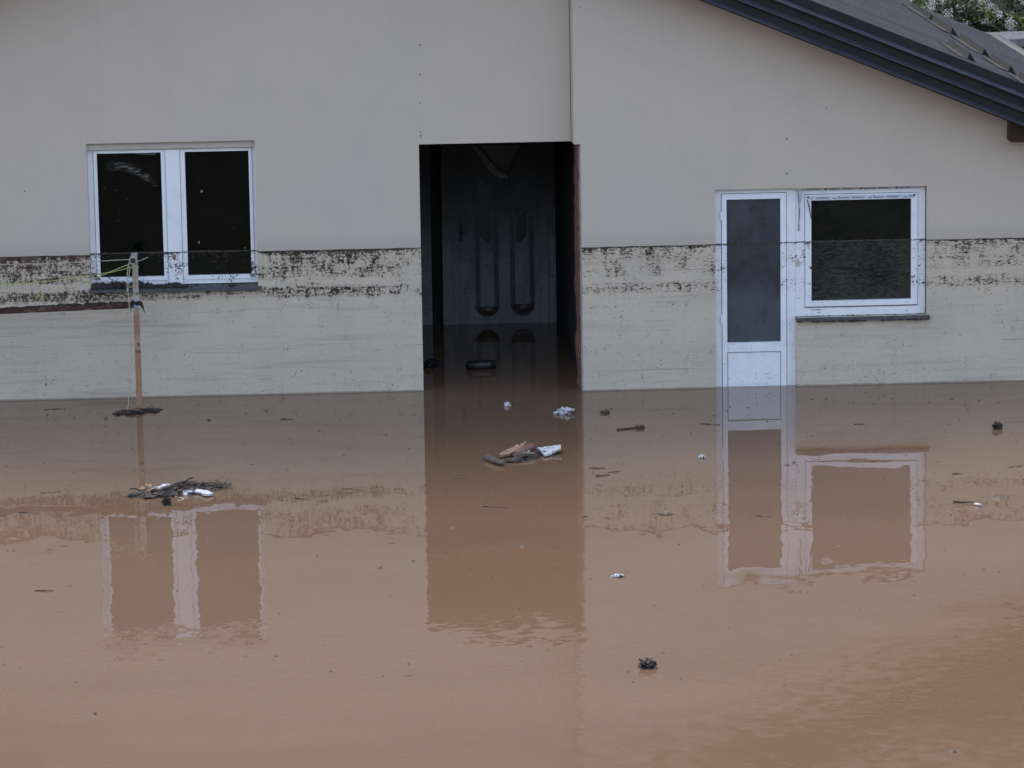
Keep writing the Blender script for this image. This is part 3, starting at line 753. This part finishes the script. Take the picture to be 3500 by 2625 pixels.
# ------------------------------------------------------------------ floating debris
def crook(a, b, n=6, amp=.02, seed=0):
    rr = random.Random(seed); a = Vector(a); b = Vector(b); o = []
    for k in range(n+1):
        o.append(a.lerp(b, k/n)+Vector((rr.uniform(-1,1), rr.uniform(-1,1), rr.uniform(-.5,.5)))*amp*(0 if k in (0, n) else 1))
    return o
def twig(mb, a, b, r, seed=0, amp=.02, fork=False):
    pts = crook(a, b, 6, amp, seed); mb.tube(pts, [r*(1-.55*k/6) for k in range(7)], 6)
    if fork:
        m = pts[4]; e = m+(Vector(b)-Vector(a)).normalized()*r*8+Vector((0, .05, .03)); mb.tube([pts[3], m, e], [r*.7, r*.6, r*.25], 5)
    return mb
def pile(name, label, cat, px0, py0, px1, py1, n, hmax, depth, seed, mats=('bark','greywood','leafbrown')):
    """tangled raft of twigs between two photo points on the water, each twig a part"""
    rr = random.Random(seed); a = W(px0, py0); b = W(px1, py1); c = (a+b)/2; e = tag(empty(name, (c.x, c.y, 0)), label, cat)
    L = (b-a).length
    for i in range(n):
        u = rr.random(); p = a.lerp(b, u); thick = math.sin(math.pi*min(max(u*.9+.05, 0), 1))
        ln = rr.uniform(.07, .34)*min(1, L); ang = math.atan2((b-a).y, (b-a).x)+rr.gauss(0, .8)
        z = rr.uniform(0, hmax)*thick*rr.random()+.005
        q = p+Vector((0, rr.uniform(-depth, depth)*thick, z))
        dv = Vector((math.cos(ang), math.sin(ang), rr.gauss(0, .10)))*ln/2
        twig(MB(), q-dv, q+dv, rr.uniform(.004, .012), seed*100+i, .025, rr.random() < .3).build('twig', rr.choice(mats), e, True)
    mat = MB()
    for i in range(max(6, n//2)):
        u = rr.uniform(.05, .95); p = a.lerp(b, u); thick = math.sin(math.pi*u)
        mat.blob((p.x, p.y+rr.uniform(-depth, depth)*thick, .004), (rr.uniform(.03,.10), rr.uniform(.04,.12), rr.uniform(.01, .5*hmax*thick+.012)), .5, 2.6, 2, i+seed)
    mat.build('matted_mud', 'mud', e)
    return e
def c2(x, y): return (350+x/3.686, 1350+y/3.686)      # survey frame of the left raft
def c5(x, y): return (1600+x/3.16, 1330+y/3.16)       # survey frame of the middle raft

pile('twig_raft', 'tangle of wet twigs caught at the foot of the rusty post', 'debris', *c2(190,240), *c2(650,195), 22, .03, .10, 5, ('bark','bark','leafbrown'))
pile('debris_raft', 'long floating raft of sticks and reeds below the double window', 'debris', *c2(390,1270), *c2(1540,1150), 80, .075, .22, 9)
def thing_stick(name, label, a, b, r, mat, seed, z=.02, cat='stick', group=None):
    A = W(*a); B = W(*b); A.z = z; B.z = z*1.6; c = (A+B)/2
    return tag(twig(MB(), A, B, r, seed, .012).build(name, mat, None, True, (c.x, c.y, 0)), label, cat, group)
thing_stick('stick', 'straight grey-brown stick lying across the long debris raft', c2(780,1265), c2(1150,1180), .022, 'greywood', 3, .07)
def sheet(name, label, cat, px, mat, z=.015, th=.008, lift=None):
    """flat plate from photo outline on the water, with thickness and tilt"""
    q = [W(*p) for p in px]; c = sum(q, Vector())/len(q); n = len(q)
    lf = lift or [0]*n
    top = [(p.x, p.y, z+th+l) for p, l in zip(q, lf)]; bot = [(p.x, p.y, z+l) for p, l in zip(q, lf)]
    o = MB().poly(top+bot, [tuple(range(n)), tuple(range(2*n-1, n-1, -1))]+[(i, i+n, (i+1) % n+n, (i+1) % n) for i in range(n)]).build(name, mat, None, False, (c.x, c.y, 0))
    return tag(o, label, cat)
sheet('plastic_sheet', 'torn white plastic sheet at the right end of the long debris raft', 'plastic', [c2(1110,1222),c2(1200,1216),c2(1260,1232),c2(1330,1245),c2(1395,1272),c2(1340,1290),c2(1270,1288),c2(1245,1262),c2(1165,1250)], 'foam', .012, .02)
def lump(name, label, cat, px, rad, mat, seed, amp=.45, z=None, bits=0, group=None, bitmat='bark'):
    p = W(*px); z = rad[2]*.45 if z is None else z
    if not bits:
        o = MB().blob((p.x, p.y, z), rad, amp, 2.7, 3, seed).build(name, mat, None, False, (p.x, p.y, 0)); return tag(o, label, cat, group)
    e = tag(empty(name, (p.x, p.y, 0)), label, cat, group); rr = random.Random(seed)
    MB().blob((p.x, p.y, z), rad, amp, 2.7, 3, seed).build('clod', mat, e)
    for i in range(bits):
        a = rr.uniform(0, 6.28); q = Vector((p.x+rr.uniform(-.7,.7)*rad[0], p.y+rr.uniform(-.6,.6)*rad[1], z+rr.uniform(0,.8)*rad[2]))
        d = Vector((math.cos(a), math.sin(a)*.6, rr.uniform(-.1,.9))).normalized()*rr.uniform(.5,1.1)*rad[0]
        twig(MB(), q, q+d, rr.uniform(.004,.009), seed*10+i, .008).build('twig', bitmat, e, True)
    return e
lump('foam_lump', 'crumbled speckled white foam lump in the long debris raft', 'foam', c2(790,1215), (.11,.07,.028), 'whitemud', 4, .5, .025)
lump('foam_lump', 'small whitish muddy lump beside the torn white plastic sheet', 'foam', c2(1082,1250), (.05,.05,.025), 'whitemud', 14, .5, .012)
lump('bark_piece', 'pointed brown bark piece at the left end of the long debris raft', 'bark', c2(575,1235), (.075,.09,.05), 'palewood', 6, .4, .02)
lump('mud_clod', 'small upright dark clod floating just below the long debris raft', 'clod', c2(815,1385), (.035,.03,.055), 'mud', 8, .5, .03, 4)
st = [W(*c2(x, y), .006) for x, y in ((905,1270),(960,1290),(1010,1300),(1028,1315),(1000,1330),(940,1335))]
tag(MB().tube(st, .006, 5).build('straw', 'straw', None, True, (st[2].x, st[2].y, 0)), 'pale bent straw floating in front of the long debris raft', 'straw')

# middle group before the entrance
sheet('white_board', 'muddied white board floating in front of the entrance', 'board', [c5(745,680),c5(1000,664),c5(1004,700),c5(900,722),c5(830,742)], 'whitemud', .012, .02, [.015,.03,.03,.0,.0])
sheet('wood_splinter', 'orange-brown split wood slab left of the floating white board', 'wood', [c5(340,730),c5(440,690),c5(560,668),c5(634,645),c5(600,680),c5(510,720),c5(430,738),c5(345,752)], 'palewood', .012, .025, [0,.01,.03,.05,.035,.01,0,0])
p = W(*c5(590,725))
tag(MB().tube([(p.x-.08,p.y-.10,.01),(p.x-.03,p.y-.02,.04),(p.x+.05,p.y+.08,.06),(p.x+.10,p.y+.14,.065),(p.x+.14,p.y+.16,.06)], [.040,.048,.042,.045,.02], 9).build('shoe', 'redbrown', None, True, (p.x, p.y, 0)), 'soaked reddish-brown shoe-like lump leaning on the floating wood slab', 'shoe')
thing_stick('log', 'short sawn grey log floating left of the white board', c5(205,765), c5(370,835), .045, 'greywood', 21, .018, 'log')
lump('paper_scrap', 'small white scrap standing behind the orange-brown wood slab', 'paper', c5(535,672), (.028,.02,.022), 'foam', 22, .5, .045)
pile('reed_tuft', 'dark reed tuft between the wood slab and the white board', 'debris', *c5(430,785), *c5(760,715), 20, .06, .08, 31, ('bark','mud','straw'))
lump('foam_block', 'crumpled white foam piece floating at the entrance right corner', 'foam', c5(1065,262), (.072,.05,.040), 'whitemud', 33, .55, .018)
lump('foam_crumb', 'small muddy white crumb touching the crumpled foam piece', 'foam', c5(958,272), (.032,.03,.022), 'whitemud', 34, .5, .008)
lump('foam_crumb', 'small white crumb afloat in the dark entrance reflection', 'foam', c5(425,182), (.03,.03,.026), 'foam', 35, .5, .014)
lump('leaf_clump', 'low dark leaf clump with white fleck right of the entrance', 'leaves', c5(1478,258), (.045,.05,.018), 'leafbrown', 36, .5, .006, 4)
thing_stick('stick', 'long thin dark stick afloat between entrance and balcony door', c5(1610,445), c5(1890,420), .013, 'bark', 37, .006)
lump('bark_piece', 'dark bark knob on the end of the long thin stick', 'bark', c5(1850,422), (.045,.05,.022), 'leafbrown', 38, .5, .012)
# other single pieces (coordinates on the 2212-wide survey sheet)
def d(x, y): return (x*DK, y*DK)
lump('mud_clod', 'dark root clod with bristling twigs alone on the open foreground water', 'clod', d(1398,1441), (.060,.065,.038), 'mud', 41, .5, .022, 5)
lump('mud_clod', 'dark roundish clod floating far right of the single window', 'clod', d(2155,926), (.05,.05,.045), 'mud', 42, .45, .02, 3)
lump('foam_crumb', 'whitish crumb on dark bits left of the balcony door reflection', 'foam', d(1517,989), (.028,.03,.024), 'whitemud', 43, .5, .010)
lump('plastic_bottle', 'small crushed whitish bottle on open water below the wall corner', 'bottle', d(1337,1246), (.05,.025,.018), 'whitemud', 44, .4, .006)
lump('leaf_clump', 'flat grey-brown leaf mound on water left of the balcony door reflection', 'leaves', d(1437,1110), (.06,.07,.014), 'leafbrown', 45, .5, .003)
thing_stick('stick', 'brown stick with pale end floating right of the single window reflection', d(2060,1085), d(2106,1089), .013, 'bark', 46, .008)
tag(MB().tube([W(*d(2106,1088.5), .012), W(*d(2121,1091.5), .016)], .012, 7).build('plastic_tip', 'foam', None, True, tuple(W(*d(2113,1090)))), 'white tip joined to the brown stick at far right', 'plastic')
pq = W(1645, 1262)
tag(MB().tube([(pq.x-.17,pq.y,.03),(pq.x-.15,pq.y,.035),(pq.x+.05,pq.y+.02,.045),(pq.x+.16,pq.y+.05,.045),(pq.x+.17,pq.y+.05,.045)], [.02,.06,.062,.05,.05], 10).build('log', 'black', None, True, (pq.x, pq.y, 0)), 'black soaked log floating inside the dark entrance hall', 'log')
lump('mud_clod', 'dark clump with blue string just inside the entrance, left side', 'clod', (1380+160/1.66, 440+1350/1.66), (.09,.10,.05), 'black', 52, .5, .02, 4, bitmat='blue')
tw_list = [ # x, y, length px on the survey sheet, slope, kind, label
 (120,884,46,-.04,'t','thin twigs drifting at the wall foot, far left'),
 (450,908,13,.0,'l','dark curled leaf drifting below the sill, right of the post'),
 (228,905,11,.1,'l','tiny leaf scrap left of the twig tangle at the post'),
 (620,906,26,-.03,'t','short twig drifting near the wall right of the double window'),
 (1290,1012,34,.04,'t','topmost twig of the four right of the entrance reflection'),
 (1327,1020,28,-.08,'t','rightmost twig of the four right of the entrance reflection'),
 (1302,1028,30,-.1,'t','middle twig of the four right of the entrance reflection'),
 (1293,1050,21,-.15,'l','brown leaf below the four twigs right of the entrance reflection'),
 (1284,1058,13,.25,'l','small curled leaf under the brown leaf right of the entrance reflection'),
 (1535,917,42,.07,'t','dark twig touching the left edge of the balcony door reflection'),
 (1312,1120,16,.2,'t','short slanting twig at the right edge of the entrance reflection, lower'),
 (1265,1117,10,.05,'t','tiny twig on the edge of the entrance reflection'),
 (1648,1116,34,.02,'t','twig drifting in the balcony door reflection'),
 (2158,1078,34,-.08,'l','grey leaf scrap far right, above the stick with white tip'),
 (890,1213,18,.05,'l','small dark leaf left of the entrance reflection'),
 (820,1228,13,.1,'l','smaller leaf left of the entrance reflection, further out'),
 (95,1277,38,.01,'t','thin twig alone on the water at far left foreground'),
 (996,1034,30,-.02,'t','thin twig in the entrance reflection below the short log'),
 (1070,1096,52,.06,'t','long thin twig in the middle of the entrance reflection'),
 (110,1064,44,-.06,'t','twig left of the long debris raft'),
 (62,1108,42,.04,'t','twig near the left picture edge below the rail reflection'),
 (650,1078,24,.05,'t','short twig right of the long debris raft'),
 (750,1056,22,-.04,'t','twig midway between the long debris raft and entrance'),
 (2068,1024,22,.02,'t','twig above the single window reflection corner'),
 (2194,1008,30,-.1,'t','twig at the right picture edge'),
 (1856,917,22,.0,'t','small twig near the wall under the single window'),
 (1700,1005,15,.0,'l','tiny leaf beside the balcony door reflection frame'),
 (1715,1000,10,.0,'l','tiniest leaf right beside the balcony door reflection frame'),
 (980,1140,14,.0,'l','leaf speck in the entrance reflection, left half'),
 (1130,1180,16,.03,'l','leaf speck in the entrance reflection, right half'),
 (2060,1625,16,.1,'l','leaf speck near the lower right picture corner'),
 (205,1543,12,.0,'l','leaf speck in the lower left foreground'),
]
for i, (x, y, L, s, k, lab) in enumerate(tw_list):
    a = d(x-L/2, y-s*L/2); b = d(x+L/2, y+s*L/2)
    if k == 't':
        thing_stick('twig', lab, a, b, .007, 'bark', 200+i, .003, 'twig', 'single twigs drifting on the water')
    else:
        A = W(*a); B = W(*b); c = (A+B)/2; u = (B-A)*.5; v = Vector((-u.y, u.x, 0)).normalized()*(.035+.1*u.length)
        o = MB().poly([A, c+v+Vector((0,0,.014)), B, c-v, c+Vector((0,0,.022))], [(0,3,4),(3,2,4),(2,1,4),(1,0,4)]).build('leaf', 'leafbrown', None, False, (c.x, c.y, 0.004))
        tag(o, lab, 'leaf', 'single leaves drifting on the water')
spk = MB(); rr = random.Random(77)
for i in range(230):
    x = rr.uniform(-50, 2260); y = 860+(rr.random()**1.7)*620
    p = WD(x, y)
    if p.y > -.1: continue
    L = rr.uniform(.006, .026); a = rr.gauss(0, .5)
    u = Vector((math.cos(a), math.sin(a), 0))*L; v = Vector((-u.y, u.x, 0))*rr.uniform(.3, .8)
    spk.poly([p-u+Vector((0,0,.002)), p+v+Vector((0,0,.002)), p+u+Vector((0,0,.003)), p-v+Vector((0,0,.002)), p+Vector((0,0,.009))], [(0,3,4),(3,2,4),(2,1,4),(1,0,4)])
so = spk.build('floating_specks', 'leafbrown'); so['kind'] = 'stuff'; so['label'] = 'fine dark plant specks scattered over the brown water'

# ------------------------------------------------------------------ inside the right room: pale plank seen through the pane
tag(MB().prism([(2.9,1.6,1.62),(3.95,2.0,1.98),(3.95,2.0,2.02),(2.9,1.6,1.70)], (0,0,0), (0,.03,0)).build('plank', 'foam'), 'pale slanting plank seen dimly through the single window', 'plank')

# ------------------------------------------------------------------ behind the house: retaining wall, flowering shrubs, dark trees
rwl = tag(empty('retaining_wall', (10, 13.2, 0)), 'grey concrete retaining wall with thick coping behind the roof corner', 'wall')
MB().box(5.0, 16, 13.12, 13.6, -1, 2.27).build('wall_body', 'concrete', rwl)
cv = []
for i in range(23):
    x = 4.9+i*.5
    for (y, z) in ((13.0,2.29),(13.0,2.40),(13.06,2.425),(13.65,2.44),(13.65,2.29)):
        cv.append((x, y+.012*mnoise.noise(Vector((x*3, y, z*9))), z+.018*mnoise.noise(Vector((x*2.3, y*4, z)))))
MB().poly(cv, [(i*5+k, i*5+(k+1) % 5, i*5+5+(k+1) % 5, i*5+5+k) for i in range(22) for k in range(5)]+[(4,3,2,1,0), tuple(110+k for k in range(5))]).build('coping', 'concrete', rwl)

def leaf_mat(name, a, b, tr=.25):
    t = NT(name, .55, a); p = t.objp()
    t.set('Base Color', t.mix(t.ss(t.noise(p, 4, 3), .35, .65), a, b))
    t.set('Transmission Weight', 0.0)
    return t.m
MAT['leafA'] = leaf_mat('fresh_green_leaf', (.085,.125,.02), (.15,.185,.035))
MAT['leafB'] = leaf_mat('dark_green_leaf', (.022,.036,.012), (.05,.07,.02))
MAT['bloom'] = leaf_mat('white_blossom', (.54,.54,.50), (.40,.40,.35))
def leaves(mb, rr, c, rad, n, size, up_bias=.3, shell=.5):
    for i in range(n):
        v = Vector((rr.gauss(0,1), rr.gauss(0,1), rr.gauss(0,1))).normalized()*(shell+(1-shell)*rr.random())
        p = Vector((c[0]+v.x*rad[0], c[1]+v.y*rad[1], c[2]+v.z*rad[2]))
        nrm = (v+Vector((rr.gauss(0,.6), rr.gauss(0,.6), rr.gauss(0,.6)+up_bias))).normalized()
        a = nrm.cross(Vector((rr.gauss(0,1), rr.gauss(0,1), rr.gauss(0,1)))).normalized(); b = nrm.cross(a)
        s = size*rr.uniform(.6,1.3)
        mb.poly([p-a*s, p-b*s*.45+nrm*s*.1, p+a*s, p+b*s*.45+nrm*s*.1], [(0,1,2,3)])
def shrub(label, base, rad, seed, bloom=True, leaf='leafA', n=2600, size=.05, nb=46, name='flowering_shrub', cat='shrub', group=None):
    rr = random.Random(seed); e = tag(empty(name, base), label, cat, group)
    B = Vector(base)
    st = MB()
    for k in range(7):
        a = 6.28*k/7+rr.random(); tip = B+Vector((math.cos(a)*rad[0]*.7, math.sin(a)*rad[1]*.7, rad[2]*rr.uniform(1.2,1.8)))
        st.tube(crook(B, tip, 5, .08, seed+k), [.035*(1-.8*i/5) for i in range(6)], 5)
    st.build('stem', 'bark', e)
    cr = MB(); dkl = MB()
    for k in range(26):
        v = Vector((rr.gauss(0,1), rr.gauss(0,1), rr.gauss(0,1))).normalized()*rr.uniform(.45,.95)
        c = B+Vector((v.x*rad[0], v.y*rad[1], rad[2]*1.05+v.z*rad[2]))
        leaves(cr if k % 3 else dkl, rr, c, (rad[0]*.30, rad[1]*.30, rad[2]*.26), n//26, size)
    cr.build('crown', leaf, e); dkl.build('crown', 'leafB', e)
    if bloom:
        bl = MB()
        for k in range(nb):
            v = Vector((rr.gauss(0,1), rr.gauss(0,1)-.7, rr.gauss(0,1)+.2)).normalized()*rr.uniform(.85,1.12)
            c = B+Vector((v.x*rad[0], v.y*rad[1], rad[2]*1.05+v.z*rad[2]))
            leaves(bl, rr, c, (rr.uniform(.07,.15), rr.uniform(.06,.1), rr.uniform(.05,.10)), 70, .018, .8, .2)
        bl.build('blossom', 'bloom', e)
    return e
GS = 'white-flowering shrubs behind the retaining wall'
for i, (x, y, z, r_, lab) in enumerate((
    (5.2, 14.9, 1.9, (1.0,.8,.85), 'white-flowering shrub just behind the roof slope, leftmost of the shrubs'),
    (6.7, 14.6, 1.7, (.95,.7,.72), 'white-flowering shrub above the retaining wall, where roof edge and wall meet'),
    (8.1, 14.7, 1.7, (.95,.75,.70), 'white-flowering shrub above the coping at the upper right corner'),
    (9.6, 14.9, 1.8, (1.0,.8,.8), 'white-flowering shrub at the right picture edge above the coping'))):
    shrub(lab, (x, y, z), r_, 60+i, True, 'leafA', 3600, .05, 54, group=GS)
def tree(label, base, h, rad, seed):
    rr = random.Random(seed); e = tag(empty('evergreen_tree', base), label, 'tree', 'dark trees on the slope')
    B = Vector(base); t = MB()
    t.tube(crook(B, B+Vector((.2,0,h*.9)), 6, .12, seed), [.22*(1-.8*i/6) for i in range(7)], 8)
    for k in range(14):
        z = h*rr.uniform(.2,.85); a = rr.uniform(0,6.28); t.tube(crook(B+Vector((0,0,z)), B+Vector((math.cos(a)*rad*.8, math.sin(a)*rad*.8, z+.6)), 4, .08, k), [.06,.05,.04,.03,.015], 5)
    t.build('trunk', 'bark', e)
    c = MB()
    for k in range(60):
        u = rr.random(); z = h*(.08+.9*u); w = rad*(1-u*.72); a = rr.uniform(0,6.28); q = w*math.sqrt(rr.random())
        leaves(c, rr, (B.x+math.cos(a)*q, B.y+math.sin(a)*q, B.z+z), (.9,.9,.6), 170, .11, .2, .2)
    c.build('crown', 'leafB', e)
for i, (x, y, h, r_, lab) in enumerate(((4.5,19.5,9,2.6,'dark evergreen tree on the slope behind the roof, leftmost'), (8.2,20.0,8,2.5,'dark evergreen tree on the slope above the flowering shrubs'), (12,19.5,9,2.7,'dark evergreen tree on the slope at the right picture edge'))):
    tree(lab, (x, y, 2.2), h, r_, 90+i)
